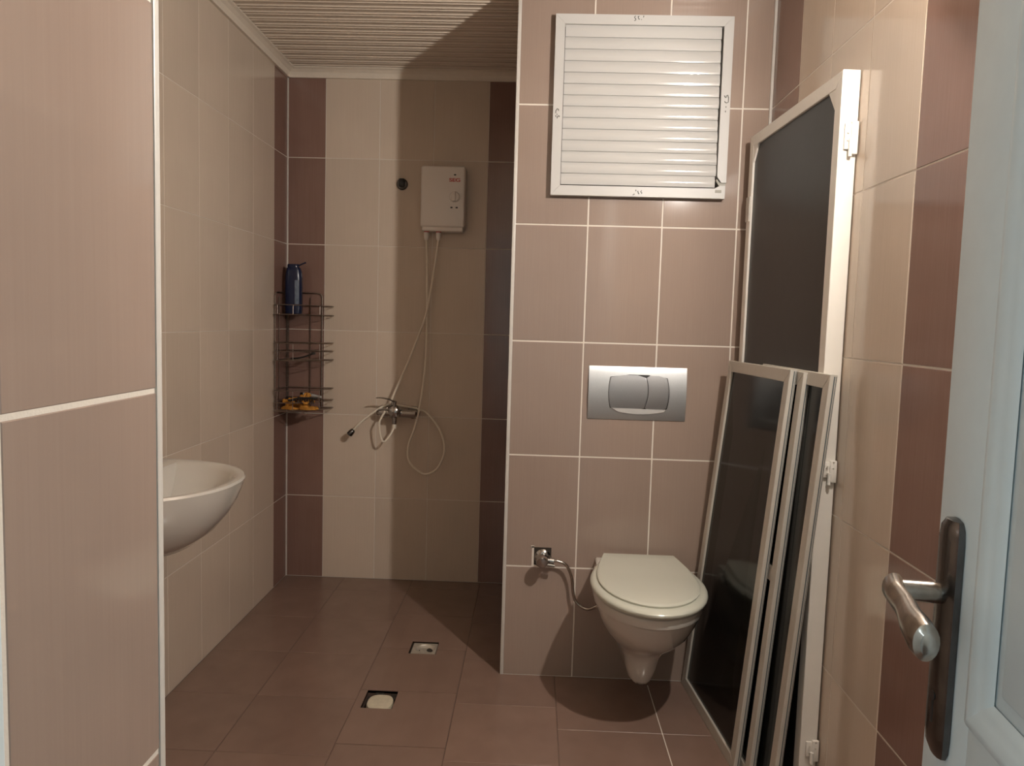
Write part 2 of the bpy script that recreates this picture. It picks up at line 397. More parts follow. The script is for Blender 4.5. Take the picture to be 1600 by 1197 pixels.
bw = [egg(.018, .022, YB, 2.47, 2.43, .094, cx=.380), egg(.034, .040, YB, 2.44, 2.377, .098, cx=.380), egg(.043, .050, YB, 2.43, 2.357, .115, cx=.379), egg(.051, .060, YB, 2.42, 2.343, .15, cx=.379), egg(.060, .076, YB, 2.41, 2.332, .19, cx=.379),
      egg(.078, .094, YB, 2.405, 2.308, .222, cx=.380), egg(.108, .113, YB, 2.40, 2.255, .255), egg(.136, .128, YB, 2.395, 2.205, .293), egg(.155, .137, YB, 2.39, 2.168, .335), egg(.1645, .142, YB, 2.385, 2.148, .370),
      egg(.1665, .143, YB, 2.385, 2.144, .377), egg(.171, .146, YB, 2.385, 2.137, .380), egg(.174, .148, YB, 2.383, 2.132, .395), egg(.174, .148, YB, 2.382, 2.132, .408), egg(.170, .145, YB, 2.382, 2.138, .4125)]
obj('bowl', *loft(bw), M['ceramic'], to, smooth=True)
obj('ceramic_deck', *loft([egg(.148, .146, YB, 2.595, 2.56, .405, ex=6), egg(.148, .146, YB, 2.595, 2.56, .428, ex=6), egg(.143, .142, YB-.002, 2.595, 2.566, .432, ex=6)]), M['ceramic'], to, smooth=True)
sr = [egg(.172, .120, 2.60, 2.375, 2.130, .4150), egg(.179, .126, 2.60, 2.375, 2.120, .4175), egg(.183, .13, 2.60, 2.375, 2.114, .425), egg(.183, .13, 2.60, 2.375, 2.114, .431), egg(.179, .128, 2.60, 2.375, 2.119, .437), egg(.171, .125, 2.598, 2.375, 2.130, .4405), egg(.155, .11, 2.59, 2.375, 2.15, .4405)]
obj('seat', *loft(sr), M['seat'], to, smooth=True)
ld = [egg(.158, .119, 2.598, 2.378, 2.146, .4400), egg(.1595, .1205, 2.60, 2.378, 2.144, .4425), egg(.1605, .122, 2.60, 2.378, 2.143, .4470), egg(.158, .121, 2.60, 2.378, 2.146, .4495), egg(.150, .116, 2.595, 2.378, 2.156, .4510), egg(.08, .06, 2.55, 2.39, 2.26, .4525), egg(.02, .02, 2.45, 2.40, 2.37, .4528)]
ld = [[(x_, y_, z_+.010*max(0, (y_-2.40)/.2)**1.5) for x_, y_, z_ in r_] for r_ in ld]
obj('lid', *loft(ld), M['seat'], to, smooth=True)
for s in (-1, 1): obj('hinge', *rbox(CX+s*.07-.018, CX+s*.07+.018, 2.6, 2.622, .435, .458, .005), M['seat'], to, smooth=True)

# ------------------------------------------------------------ flush plate
fp = thing('flush_plate', (.361, T, .94), 'satin silver dual flush plate above the toilet', 'flush plate')
def convex(p):
    k = (p[2]-1.0315)/.0925
    return (p[0], p[1]-(.0085*(1-k*k) if p[1] < T-.003 else 0), p[2])
V, F = [], []
nx_, nz_ = 6, 18
grid = {}
for a_ in range(nx_+1):
    for c_ in range(nz_+1):
        x_ = .192+.338*a_/nx_; z_ = .939+.185*c_/nz_
        edge = min(a_, nx_-a_, c_, nz_-c_) == 0
        grid[a_, c_] = len(V); V.append(convex((x_, T-.0045 if not edge else T-.0035, z_)))
for a_ in range(nx_):
    for c_ in range(nz_): F.append((grid[a_, c_], grid[a_+1, c_], grid[a_+1, c_+1], grid[a_, c_+1]))
rim = [(a_, 0) for a_ in range(nx_)]+[(nx_, c_) for c_ in range(nz_)]+[(a_, nz_) for a_ in range(nx_, 0, -1)]+[(0, c_) for c_ in range(nz_, 0, -1)]
n0 = len(V); V += [(V[grid[q]][0], T+.0005, V[grid[q]][2]) for q in rim]
for k in range(len(rim)):
    k2 = (k+1) % len(rim); F.append((grid[rim[k2]], grid[rim[k]], n0+k, n0+k2))
F.append(tuple(range(n0, n0+len(rim))))
obj('plate', V, F, M['satin'], fp, smooth=True)
def bez(p, q, bulge, n=8):      # slightly bowed edge
    p, q = Vector(p), Vector(q); d = q-p; nrm = Vector((d.y, -d.x)).normalized()
    return [tuple(p+d*(k/n)+nrm*bulge*4*(k/n)*(1-k/n)) for k in range(n)]
def slab(poly, h0, h1, ins=.0015):
    # a lens-shaped button following the plate's curve: rows of the outline cut across by height
    zs_ = [p[1] for p in poly]; z0, z1 = min(zs_), max(zs_); n = 14; rows_ = []
    for r in range(n+1):
        z = z0+(z1-z0)*(.004+.992*r/n); xsn = []
        for k in range(len(poly)):
            (xa, za), (xb, zb) = poly[k], poly[(k+1) % len(poly)]
            if (za-z)*(zb-z) <= 0 and abs(za-zb) > 1e-9: xsn.append(xa+(xb-xa)*(z-za)/(zb-za))
        rows_.append((min(xsn), max(xsn), z))
    V, F = [], []
    for x0, x1, z in rows_:
        b = T-.0045
        V += [convex((x0, b-h0, z)), convex((x0, b-h1+.0005, z)), convex((x0+ins, b-h1, z)), convex((x0+ins+.0015, b-h1, z)), convex((x1-ins-.0015, b-h1, z)), convex((x1-ins, b-h1, z)), convex((x1, b-h1+.0005, z)), convex((x1, b-h0, z))]
    for r in range(n):
        for k in range(7): a = r*8+k; F.append((a, a+1, a+9, a+8))
    F += [tuple(range(8)), tuple(range(n*8, n*8+8))[::-1]]
    return V, F
out_ = bez((.268, 1.093), (.461, 1.093), -.004)+bez((.461, 1.093), (.463, .975), -.009)+bez((.463, .975), (.270, .975), -.004)+bez((.270, .975), (.268, 1.093), -.008)
obj('recess', *slab([((p[0]-.365)*1.008+.365, (p[1]-1.034)*1.012+1.034) for p in out_], -.001, .0006, .0003), M['black'], fp)
bb = bez((.269, 1.092), (.387, 1.094), -.003)+bez((.387, 1.094), (.384, .975), -.0125)+bez((.384, .975), (.271, .976), -.003)+bez((.271, .976), (.269, 1.092), -.008)
obj('button', *slab(bb, -.0005, .0022), M['satin_btn'], fp, smooth=True)
sb = bez((.3885, 1.094), (.460, 1.092), -.003)+bez((.460, 1.092), (.462, .976), -.009)+bez((.462, .976), (.3855, .975), -.002)+bez((.3855, .975), (.3885, 1.094), .0125)
obj('button', *slab(sb, -.0005, .0022), M['satin_btn'], fp, smooth=True)
bar = bez((.271, .981), (.459, .979), .011)+bez((.459, .979), (.457, .971), 0, 2)+bez((.457, .971), (.273, .973), -.012)
obj('grip_bar', *slab(bar, -.0005, .0050, .001), M['enamel'], fp, smooth=True)

# ------------------------------------------------------------ angle valve and hose
av = thing('angle_valve', (.052, T, .44), 'chrome angle valve in a chipped square recess left of the toilet', 'valve')
obj('recess', *rbox(.020, .082, T-.0012, T+.001, .408, .472, .0005), M['gap_shade'], av)  # thin dark plate on the tile, painted for the shade of the hole
obj('chipped_edge', *merge(box(.013, .0205, T-.0018, T+.001, .404, .476), box(.010, .021, T-.0018, T+.001, .470, .478), box(.012, .030, T-.0017, T+.001, .400, .408)), M['grout'], av)
obj('body', *merge(lathe((.053, T-.001, .438), (0, -1, 0), [(.030, 0), (.030, .006), (.024, .013), (.016, .015), (.014, .040), (.0175, .041), (.0175, .052)]),
                   lathe((.053, T-.032, .438), (1, .0, -.12), [(.008, 0), (.008, .022), (.011, .023), (.011, .038), (.0085, .040)]),), M['chrome'], av, smooth=True)
obj('handle', *lathe((.050, T-.052, .443), (-.1, -1, -.1), [(.019, 0), (.0215, .006), (.0215, .020), (.017, .026), (.004, .028)], 10), M['chrome'], av, smooth=True)
obj('spout', *tube([(.062, T-.045, .425), (.094, T-.047, .422)], .0055, 10), M['chrome'], av, smooth=True)
hs = spline([(.088, T-.034, .435), (.105, T-.034, .435), (.135, T-.034, .421), (.155, T-.033, .378), (.163, T-.032, .32), (.176, T-.034, .288), (.215, T-.045, .27), (.262, T-.06, .30)])
V, F = tube(hs, .0052, 10)
obj('braided_hose', V, F, M['chrome_worn'], av, smooth=True)

# ------------------------------------------------------------ louvred vent
ve = thing('vent_grille', (.332, T, 1.70), 'white square louvred vent above the toilet', 'vent')
VY = T-.030
obj('shade_sheet', *box(.05, .615, T-.004, T+.001, 1.72, 2.28), M['gap_shade'], ve)  # dark sheet painted in for the shade behind the slats
fr = lambda nm, poly: obj(nm, *wedge(poly, 'Y', VY, T+.0005), M['frame_enamel'], ve)
fr('frame_rail', [(.038, 2.292), (.626, 2.292), (.594, 2.260), (.070, 2.260)])
fr('frame_rail', [(.038, 1.700), (.623, 1.700), (.6235, 1.7425), (.6045, 1.7425), (.588, 1.733), (.070, 1.733)])
fr('frame_stile', [(.038, 1.7005), (.038, 2.2915), (.0697, 2.2597), (.0697, 1.7333)])
obj('frame_stile', *wedge([(.6262, 2.2915), (.6255, 1.7525), (.609, 1.7525), (.5945, 1.772), (.5945, 2.2597)], 'Y', VY-.001, T+.0005), M['frame_enamel'], ve)
obj('corner_key', *merge(wedge([(.594, 1.766), (.6055, 1.752), (.624, 1.752), (.624, 1.7428), (.602, 1.7428), (.592, 1.758)], 'Y', VY+.003, T), rbox(.590, .611, VY-.0015, VY+.002, 1.719, 1.7285, .0008)), M['key'], ve)
zs = [2.2635, 2.220, 2.1815, 2.1435, 2.106, 2.069, 2.032, 1.9955, 1.958, 1.921, 1.884, 1.8475, 1.811, 1.774, 1.736]
for k in range(14):
    zt, zb = zs[k], zs[k+1]; h = zt-zb
    poly = [(T-.014, zt+.004)]
    for q in range(7):                                   # convex outer face
        t = q/6; poly.append((T-.0165-.0055*t-.0045*math.sin(PI*t), zt+.003-t*(h+.0015)))
    poly += [(T-.0195, zb+.0012), (T-.012, zt+.001)]
    x1 = .5905+random.uniform(-.0022, .0016)
    obj('slat', *wedge(poly, 'X', .0715, x1), M['enamel'], ve, smooth=True)
MARKS = {'top': [[(0.301, 2.288), (0.297, 2.284), (0.3, 2.28), (0.302, 2.277), (0.301, 2.274), (0.297, 2.273)], [(0.313, 2.287), (0.309, 2.286), (0.31, 2.283), (0.312, 2.278), (0.315, 2.278)], [(0.32, 2.277), (0.3215, 2.276)], [(0.328, 2.289), (0.327, 2.284)]],
 'bottom': [[(0.319, 1.71), (0.321, 1.708), (0.315, 1.705)], [(0.325, 1.723), (0.325, 1.718)], [(0.333, 1.719), (0.331, 1.716), (0.334, 1.714), (0.333, 1.71), (0.337, 1.71)], [(0.344, 1.721), (0.341, 1.716), (0.346, 1.713), (0.344, 1.71)]],
 'left': [[(0.047, 1.969), (0.047, 1.977), (0.052, 1.984), (0.056, 1.982), (0.056, 1.977)], [(0.051, 1.967), (0.052, 1.964)], [(0.047, 1.962), (0.048, 1.957)], [(0.052, 1.952), (0.053, 1.957), (0.056, 1.961), (0.06, 1.96), (0.059, 1.957)]],
 'right': [[(0.605, 2.037), (0.608, 2.031), (0.611, 2.031), (0.613, 2.037), (0.616, 2.039), (0.619, 2.03), (0.619, 2.016), (0.613, 2.013), (0.608, 2.016), (0.607, 2.019)], [(0.612, 2.002), (0.612, 1.998)], [(0.611, 1.988), (0.611, 1.983)]]}
for side, lines in MARKS.items():
    bits = []
    yy = VY-.0015 if side == 'right' else VY-.0004
    for ln in lines: bits.append(tube([(p[0], yy, p[1]) for p in ln], .0013, 6))
    tag(obj('pen_mark', *merge(*bits), M['ink'], ve), 'handwritten pen figures on the %s of the frame' % side)

# ------------------------------------------------------------ water heater
he = thing('water_heater', (-.44, B, 1.67), 'white electric shower water heater on the shower back wall', 'water heater')
def hx(p): return p
obj('case', *rbox(-.541, -.338, B-.082, B-.004, 1.690, 1.966, .010, 4), M['heater'], he, smooth=True)
obj('bottom_cover', *rbox(-.534, -.345, B-.074, B-.003, 1.672, 1.694, .006, 3), M['heater'], he, smooth=True)
kx, kz = -.385, 1.827
dial = obj('dial', *merge(lathe((kx, B-.081, kz), (0, -1, 0), [(.0245, 0), (.0245, .004), (.0225, .006), (.0222, .012), (.020, .014)], 30)), M['heater'], he, smooth=True)
obj('dial_grip', *rbox(kx-.0055, kx+.0055, B-.106, B-.092, kz-.021, kz+.021, .003), M['heater'], dial, smooth=True)
for x_, z_ in ((-.385, 1.926), (-.3985, 1.779), (-.3745, 1.779)):
    obj('indicator', *rbox(x_-.005, x_+.005, B-.0835, B-.080, z_-.003, z_+.003, .001), M['black'], he)
cu = bpy.data.curves.new('logo_text', 'FONT'); cu.body = 'SEG'; cu.size = .030; cu.extrude = .0006; cu.offset = .0005; cu.align_x = 'CENTER'; cu.space_character = .95
to_ = bpy.data.objects.new('logo_tmp', cu); COL.objects.link(to_)
bpy.context.view_layer.update()
lm = bpy.data.meshes.new_from_object(to_.evaluated_get(bpy.context.evaluated_depsgraph_get())); bpy.data.objects.remove(to_)
xsz = [v.co.x for v in lm.vertices]; wid = max(xsz)-min(xsz)
lv_ = [(-.3855+v.co.x*.050/wid, B-.0825-v.co.z, 1.8955+v.co.y*.72) for v in lm.vertices]
tag(obj('logo', lv_, [tuple(p.vertices) for p in lm.polygons], M['red'], he), 'red maker lettering')
for x_ in (-.515, -.459):
    pf_ = obj('pipe_fitting', *lathe((x_, B-.050, 1.676), (0, 0, -1), [(.0105, -.004), (.0105, .004), (.012, .0045), (.0125, .022), (.0095, .040), (.006, .044)], 16), M['heater'], he, smooth=True)
    obj('coloured_ring', *lathe((x_, B-.050, 1.673), (0, 0, -1), [(.0128, 0), (.0128, .005)], 16), M['red'], pf_, smooth=True)

# ------------------------------------------------------------ hoses and mixer
HB = [(-.515, -.050, 1.64), (-.509, -.048, 1.471), (-.507, -.046, 1.124), (-.523, -.046, .922), (-.55, -.050, .77), (-.582, -.05, .668), (-.577, -.05, .595), (-.531, -.05, .547), (-.491, -.05, .536), (-.44, -.05, .569), (-.411, -.048, .652), (-.434, -.040, .743), (-.497, -.030, .823), (-.54, -.020, .84), (-.60, -.014, .850), (-.665, -.018, .858), (-.700, -.03, .854), (-.739, -.045, .83), (-.799, -.055, .783), (-.845, -.06, .735)]
sh = thing('shower_hose', (-.51, B-.05, 1.64), 'cream shower hose looping down from the heater and ending left of the mixer', 'hose')
obj('tube', *tube(spline([(x_, B+y_, z_) for x_, y_, z_ in HB]), .0052, 10), M['hose'], sh, smooth=True)
obj('shower_end', *lathe((-.842, B-.06, .738), (-.045, -.01, -.055), [(.008, 0), (.0125, .006), (.0145, .020), (.0145, .030), (.009, .034)], 16), M['chrome_dark'], sh, smooth=True)
HA = [(-.459, -.050, 1.64), (-.471, -.055, 1.531), (-.492, -.060, 1.383), (-.514, -.060, 1.273), (-.583, -.055, 1.083), (-.659, -.050, .903), (-.668, -.050, .872)]
ih = thing('inlet_hose', (-.459, B-.05, 1.64), 'cream hose running slantwise from the heater to the mixer top', 'hose')
obj('tube', *tube(spline([(x_, B+y_, z_) for x_, y_, z_ in HA]), .0052, 10), M['hose'], ih, smooth=True)
mi = thing('shower_mixer', (-.64, B, .83), 'chrome single lever shower mixer below the heater', 'mixer tap')
obj('body', *merge(lathe((-.735, B-.050, .822), (1, 0, 0), [(.010, 0), (.017, .008), (.0215, .03), (.0215, .07), (.019, .12), (.0205, .165), (.0205, .185), (.012, .192)], 24)), M['chrome'], mi, smooth=True)
for x_ in (-.712, -.568):
    obj('wall_flange', *lathe((x_, B-.001, .822), (0, -1, 0), [(.032, 0), (.030, .006), (.018, .012), (.015, .05)], 24), M['chrome'], mi, smooth=True)
obj('cartridge', *lathe((-.645, B-.052, .830), (.0, -1, .18), [(.024, -.02), (.030, .002), (.031, .03), (.028, .048), (.018, .056), (.004, .058)], 26), M['chrome'], mi, smooth=True)
obj('outlet_neck', *lathe((-.648, B-.058, .815), (0, -.1, -1), [(.016, 0), (.013, .02), (.010, .045)], 18), M['chrome'], mi, smooth=True)
obj('inlet_neck', *lathe((-.660, B-.050, .835), (.05, .0, 1), [(.013, 0), (.011, .025), (.0085, .042)], 18), M['chrome'], mi, smooth=True)
rg = []
for t in range(9):
    k = t/8; x_ = -.640-.085*k; z_ = .885+.018*math.sin(k*PI*.6)-.004; y_ = B-.095-.018*k; w_ = .011-.005*k; h_ = .005-.0025*k
    rg.append([(x_, y_+w_*math.cos(a*PI/6), z_+h_*math.sin(a*PI/6)) for a in range(12)])
obj('lever', *merge(loft(rg), tube([(-.645, B-.095, .85), (-.641, B-.095, .884)], .009, 12)), M['chrome'], mi, smooth=True)
dh = thing('drip_hose', (-.69, B-.06, .69), 'short cream hose loop hanging under the shower mixer', 'hose')
HD = [(-.690, -.075, .833), (-.711, -.085, .792), (-.714, -.088, .764), (-.707, -.088, .713), (-.692, -.086, .690), (-.668, -.080, .715), (-.652, -.066, .750), (-.649, -.062, .775)]
obj('tube', *tube(spline([(x_, B+y_, z_) for x_, y_, z_ in HD]), .0048, 10), M['hose'], dh, smooth=True)
obj('connector', *lathe((-.649, B-.062, .750), (0, 0, 1), [(.0085, 0), (.0095, .008), (.0095, .022), (.007, .026)], 14), M['hose'], dh, smooth=True)
hk = thing('shower_hook', (-.638, B, 1.893), 'small black round fixture on the shower wall left of the heater', 'wall fixture')
obj('rosette', *lathe((-.640, B, 1.892), (0, -1, 0), [(.027, 0), (.027, .004), (.022, .010), (.012, .011)], 24), M['chrome_dark'], hk, smooth=True)
obj('socket', *rbox(-.653, -.624, B-.034, B-.004, 1.876, 1.915, .007, 3), M['black'], hk, smooth=True)

# ------------------------------------------------------------ corner wire rack and what it holds
rk = thing('wire_rack', (L+.01, B-.01, .83), 'three tier chrome wire corner rack in the shower', 'rack')
wr_ = .0022
def wire(name, pts, r=wr_, n=6, sm=True): return obj(name, *tube(pts, r, n), M['wire'], rk, smooth=True)
XL, YB_ = L+.007, B-.010
def arch(axis, a, b, zt, zb, rr=.022):
    P = []
    q = lambda s, z: (XL, s, z) if axis == 'Y' else (s, YB_, z)
    sg = 1 if b > a else -1
    P.append(q(a, zb)); P.append(q(a, zt-rr))
    for k in range(1, 6): an = PI/2*k/5; P.append(q(a+sg*(rr-rr*math.cos(an)), zt-rr+rr*math.sin(an)))
    for k in range(0, 6): an = PI/2*k/5; P.append(q(b-sg*(rr-rr*math.sin(an)), zt-rr+rr*math.cos(an)))
    P.append(q(b, zb)); return P
wire('back_frame', arch('X', XL+.004, -1.009, 1.376, .835), .0028)
wire('side_frame', arch('Y', YB_-.004, 3.402, 1.372, .835), .0028)
wire('upright', [(-1.066, YB_, 1.352), (-1.066, YB_, .84)])
wire('upright', [(XL, 3.455, 1.352), (XL, 3.455, .84)])
def ring_path(z, ext=1.0):
    pts = [(XL+.002, YB_-.002, z), (XL+.002, 3.385, z), (XL+.010, 3.366, z), (XL+.030, 3.362, z)]
    a, c = Vector((XL+.030, 3.362, z)), Vector((-.972, 3.490, z))
    for k in range(1, 9):
        t = k/9; p = a.lerp(c, t); bul = .030*math.sin(PI*t); p += Vector((.55, -.83, 0))*bul; pts.append(tuple(p))
    pts += [(-.972, 3.490, z), (-.957, 3.510, z), (-.953, 3.535, z), (-.953, YB_-.003, z), (XL+.004, YB_-.003, z)]
    return pts
tiers = [(1.272, (1.272, 1.315)), (1.063, (1.063, 1.105, 1.142)), (.835, (.835, .873, .928))]
for zf, rails in tiers:
    for z in rails: wire('rail', ring_path(z))
    for k in range(7):                                    # floor wires, parallel to the back wall
        yk = 3.575-.028*(k+1)
        xr = -.955 if yk > 3.50 else -.955-(3.50-yk)*1.35
        wire('floor_wire', [(XL+.003, yk, zf), (xr, yk, zf)], .0014, 5)
    for px_, py_ in ((XL+.004, 3.42), (-1.09, 3.392), (-.99, 3.468)):
        wire('post', [(px_, py_, rails[0]), (px_, py_, rails[-1])], .0016, 5)
bo = thing('shampoo_bottle', (-1.122, 3.50, 1.275), 'dark navy bottle standing on the top tier of the wire rack', 'bottle')
def oval(cx, cy, z, a, b, n=24, ex=2.6):
    return [(cx+a*math.copysign(abs(math.cos(2*PI*k/n))**(2/ex), math.cos(2*PI*k/n)), cy+b*math.copysign(abs(math.sin(2*PI*k/n))**(2/ex), math.sin(2*PI*k/n)), z) for k in range(n)]
bcx, bcy = -1.122, 3.50
obj('body', *loft([oval(bcx, bcy, z, a, b) for z, a, b in ((1.2745, .035, .020), (1.277, .039, .024), (1.30, .0405, .025), (1.44, .0395, .025), (1.47, .037, .024), (1.487, .031, .021), (1.490, .024, .018))]), M['navy'], bo, smooth=True)
obj('cap', *loft([oval(bcx-.002, bcy, z, a, b) for z, a, b in ((1.4895, .027, .019), (1.500, .027, .019), (1.5035, .025, .017))]), M['navy'], bo, smooth=True)
obj('flip_hook', *tube([(bcx+.012, bcy, 1.497), (bcx+.03, bcy-.004, 1.500), (bcx+.045, bcy-.006, 1.507), (bcx+.058, bcy-.006, 1.512)], .0035, 8), M['navy'], bo, smooth=True)
obj('back_label', *rbox(bcx+.012, bcx+.032, bcy-.0262, bcy-.0225, 1.32, 1.43, .0015), M['label'], bo, smooth=True)
rzv = thing('razor', (-1.05, 3.45, 1.07), 'thin black razor lying on the middle tier of the wire rack', 'razor')
obj('grip', *tube(spline([(-1.115, 3.44, 1.071), (-1.08, 3.44, 1.074), (-1.045, 3.445, 1.083), (-1.015, 3.45, 1.096)]), .004, 8), M['black'], rzv, smooth=True)
obj('head', *rbox(-1.019, -1.008, 3.43, 3.47, 1.091, 1.102, .002), M['black'], rzv, smooth=True)
# crumpled orange scourer: a pleated strip folded on itself
def crumple(cx, cy, cz, L_, Wd, H, seed, folds, name, mat, parent):
    rnd = random.Random(seed); ph = [rnd.uniform(0, 6) for _ in range(6)]
    nx, ny = 44, 14; V = []; F = []
    for i in range(nx):
        for j in range(ny):
            u, v = i/(nx-1), j/(ny-1)
            env = math.sin(PI*min(1, max(0, u)))**.5*math.sin(PI*v)**.5
            x_ = cx+(u-.5)*L_+.006*math.sin(v*9+ph[0]); y_ = cy+(v-.5)*Wd*(.6+.4*env)+.006*math.sin(u*14+ph[1])
            z_ = cz+env*H*(.45+.28*math.sin(u*folds*2+v*3+ph[2])+.2*math.sin(u*5+v*8+ph[3])+.12*math.sin(u*folds*5+v*11+ph[4]))
            V.append((x_, y_, max(cz, z_)))
    for i in range(nx-1):
        for j in range(ny-1): a = i*ny+j; F.append((a, a+1, a+ny+1, a+ny))
    b_n = len(V); V += [(x, y, z-.003) for x, y, z in V]; F += [tuple(q+b_n for q in f[::-1]) for f in F]
    rim = [i*ny for i in range(nx)]+[(nx-1)*ny+j for j in range(1, ny)]+[i*ny+ny-1 for i in range(nx-2, -1, -1)]+[j for j in range(ny-2, 0, -1)]
    for k in range(len(rim)): a, b = rim[k], rim[(k+1) % len(rim)]; F.append((a, b, b+b_n, a+b_n))
    return obj(name, V, F, mat, parent, smooth=True)
sc_ = tag(crumple(-1.075, 3.445, .8405, .160, .085, .052, 7, 7, 'scourer', M['orange'], None), 'crumpled orange net scourer on the bottom tier of the wire rack', 'scourer')
for q, (x0, y0, z0, x1, z1) in enumerate(((-1.145, 3.425, .868, -1.02, .902), (-1.13, 3.415, .862, -1.0, .880), (-1.10, 3.44, .876, -1.03, .912), (-1.15, 3.44, .872, -1.08, .884))):
    P_ = [(x0+(x1-x0)*k/13, y0+.012*math.sin(k*1.1+q), z0+(z1-z0)*k/13+.006*math.sin(k*1.6+q*2)) for k in range(14)]
    obj('net_fold', *tube(spline(P_, 3), .006, 7, radii=[.0045+.0028*abs(math.sin(k*.31+q)) for k in range(40)]), M['orange'], sc_, smooth=True)
cb = thing('comb', (-1.04, 3.41, .87), 'black comb lying over the orange scourer', 'comb')
obj('spine', *tube([(-1.115, 3.405, .880), (-1.06, 3.402, .895), (-.985, 3.425, .893)], .0045, 8), M['black'], cb, smooth=True)
obj('teeth', *merge(*[box(-1.105+.008*k-.0015, -1.105+.008*k+.0015, 3.401+.0012*max(0, k-6), 3.406+.0012*max(0, k-6), .866, .885+.0008*k) for k in range(14)]), M['black'], cb)
sp = thing('soap_case', (-1.135, 3.47, .84), 'small grey soap case at the left of the bottom rack tier', 'soap case')
obj('tray', *rbox(-1.165, -1.105, 3.505, 3.555, .8385, .872, .006, 3), M['steel'], sp, smooth=True)
obj('lid', *rbox(-1.163, -1.107, 3.507, 3.553, .872, .886, .005, 3), M['chrome_dark'], sp, smooth=True)
bt = thing('white_tube', (-1.0, 3.47, .88), 'small white tube at the right of the bottom rack tier', 'tube')
obj('body', *tube([(-1.075, 3.515, .900), (-1.04, 3.50, .898), (-.985, 3.480, .893)], .008, 10, radii=[.009, .009, .005]), M['enamel'], bt, smooth=True)
obj('cap', *tube([(-1.093, 3.523, .901), (-1.075, 3.515, .900)], .0075, 10), M['black'], bt, smooth=True)

# ------------------------------------------------------------ wash basin on the left wall
wbn = thing('wash_basin', (L, 2.05, .62), 'white oval wash basin on the left wall', 'wash basin')
def basin_ring(z, dep, hw, ex=2.2, x0=0, n=40, cy=2.055):
    P = []
    for k in range(n+1):
        a = -PI/2+PI*k/n; c_, s_ = math.cos(a), math.sin(a)
        P.append((L+.001+x0+dep*abs(c_)**(2/ex), cy+hw*math.copysign(abs(s_)**(2/ex), s_), z))
    return P
rg = [basin_ring(.585, .10, .08), basin_ring(.592, .16, .12), basin_ring(.615, .232, .190), basin_ring(.655, .285, .238), basin_ring(.70, .322, .268), basin_ring(.74, .345, .286), basin_ring(.77, .357, .295), basin_ring(.785, .362, .299), basin_ring(.797, .366, .302), basin_ring(.803, .362, .299), basin_ring(.8045, .352, .292),
      basin_ring(.800, .265, .262, x0=.070), basin_ring(.790, .252, .250, x0=.075), basin_ring(.745, .235, .225, x0=.080), basin_ring(.70, .205, .185, x0=.085), basin_ring(.672, .15, .12, x0=.10), basin_ring(.664, .06, .04, x0=.14)]
obj('bowl', *loft(rg), M['ceramic'], wbn, smooth=True)
obj('drain', *lathe((L+.175, 2.055, .6645), (0, 0, 1), [(.022, 0), (.022, .003), (.012, .002), (.002, .0015)], 20), M['chrome'], wbn, smooth=True)

# ------------------------------------------------------------ floor drains
d1 = thing('floor_drain', (-.392, 2.83, -.01), 'square metal floor drain with an oval cup near the shower corner', 'drain')
def plate_hole(x0, x1, y0, y1, z, cx, cy, r, th=.003, n=32):
    O, I = [], []
    for k in range(n):
        a = 2*PI*k/n+PI/4; c_, s_ = math.cos(a), math.sin(a); m_ = max(abs(c_), abs(s_))
        O.append(((x0+x1)/2+(x1-x0)/2*c_/m_, (y0+y1)/2+(y1-y0)/2*s_/m_, z)); I.append((cx+r*c_, cy+r*s_, z))
    return O, I
O, I = plate_hole(-.437, -.343, 2.782, 2.880, -.004, -.386, 2.832, .038)
low = [(x_, y_, -.022) for x_, y_, z_ in O]
cup = [(-.386+(x_+.386)*.82, 2.832+(y_-2.832)*.82, -.012) for x_, y_, z_ in I]; cup2 = [(-.386+(x_+.386)*.6, 2.832+(y_-2.832)*.6, -.014) for x_, y_, z_ in I]
obj('plate', *loft([low, O, I, cup, cup2], True, True), M['steel'], d1, smooth=True)
obj('hole_shade', *lathe((-.366, 2.842, -.0142), (0, 0, 1), [(.017, 0), (.017, .0014)], 20), M['gap_shade'], d1)  # dark discs in place of the shade inside the cup's holes
obj('hole_shade', *lathe((-.414, 2.835, -.0142), (0, 0, 1), [(.006, 0), (.006, .001)], 14), M['gap_shade'], d1)
obj('rim', *merge(box(DR1[0]+.0008, -.438, 2.779, 2.884, -.034, -.006), box(-.342, DR1[1]-.0008, 2.779, 2.884, -.034, -.006), box(-.438, -.342, 2.8805, 2.884, -.034, -.006)), M['gap_shade'], d1)  # dark filler strips painted for the shaded gap around the plate
d2 = thing('floor_trap', (-.475, 2.42, -.02), 'ivory round drain cap sunk in a broken square hole in the floor', 'drain')
cap = []
for z_, sc2 in ((-.030, 1.0), (-.010, 1.0), (-.005, .96), (-.0035, .86), (-.004, .5), (-.005, .2)):
    cap.append([(-.478+.043*sc2*math.copysign(abs(math.cos(2*PI*k/28))**.75, math.cos(2*PI*k/28)), 2.414+.050*sc2*math.copysign(abs(math.sin(2*PI*k/28))**.75, math.sin(2*PI*k/28)), z_) for k in range(28)])
obj('cap', *loft(cap), M['drain_plastic'], d2, smooth=True)
obj('mortar_bed', *merge(box(-.531, -.429, 2.363, 2.480, -.0345, -.022), box(-.505, -.475, 2.464, 2.479, -.022, -.007), box(-.45, -.4295, 2.44, 2.478, -.022, -.009)), M['gap_shade'], d2)

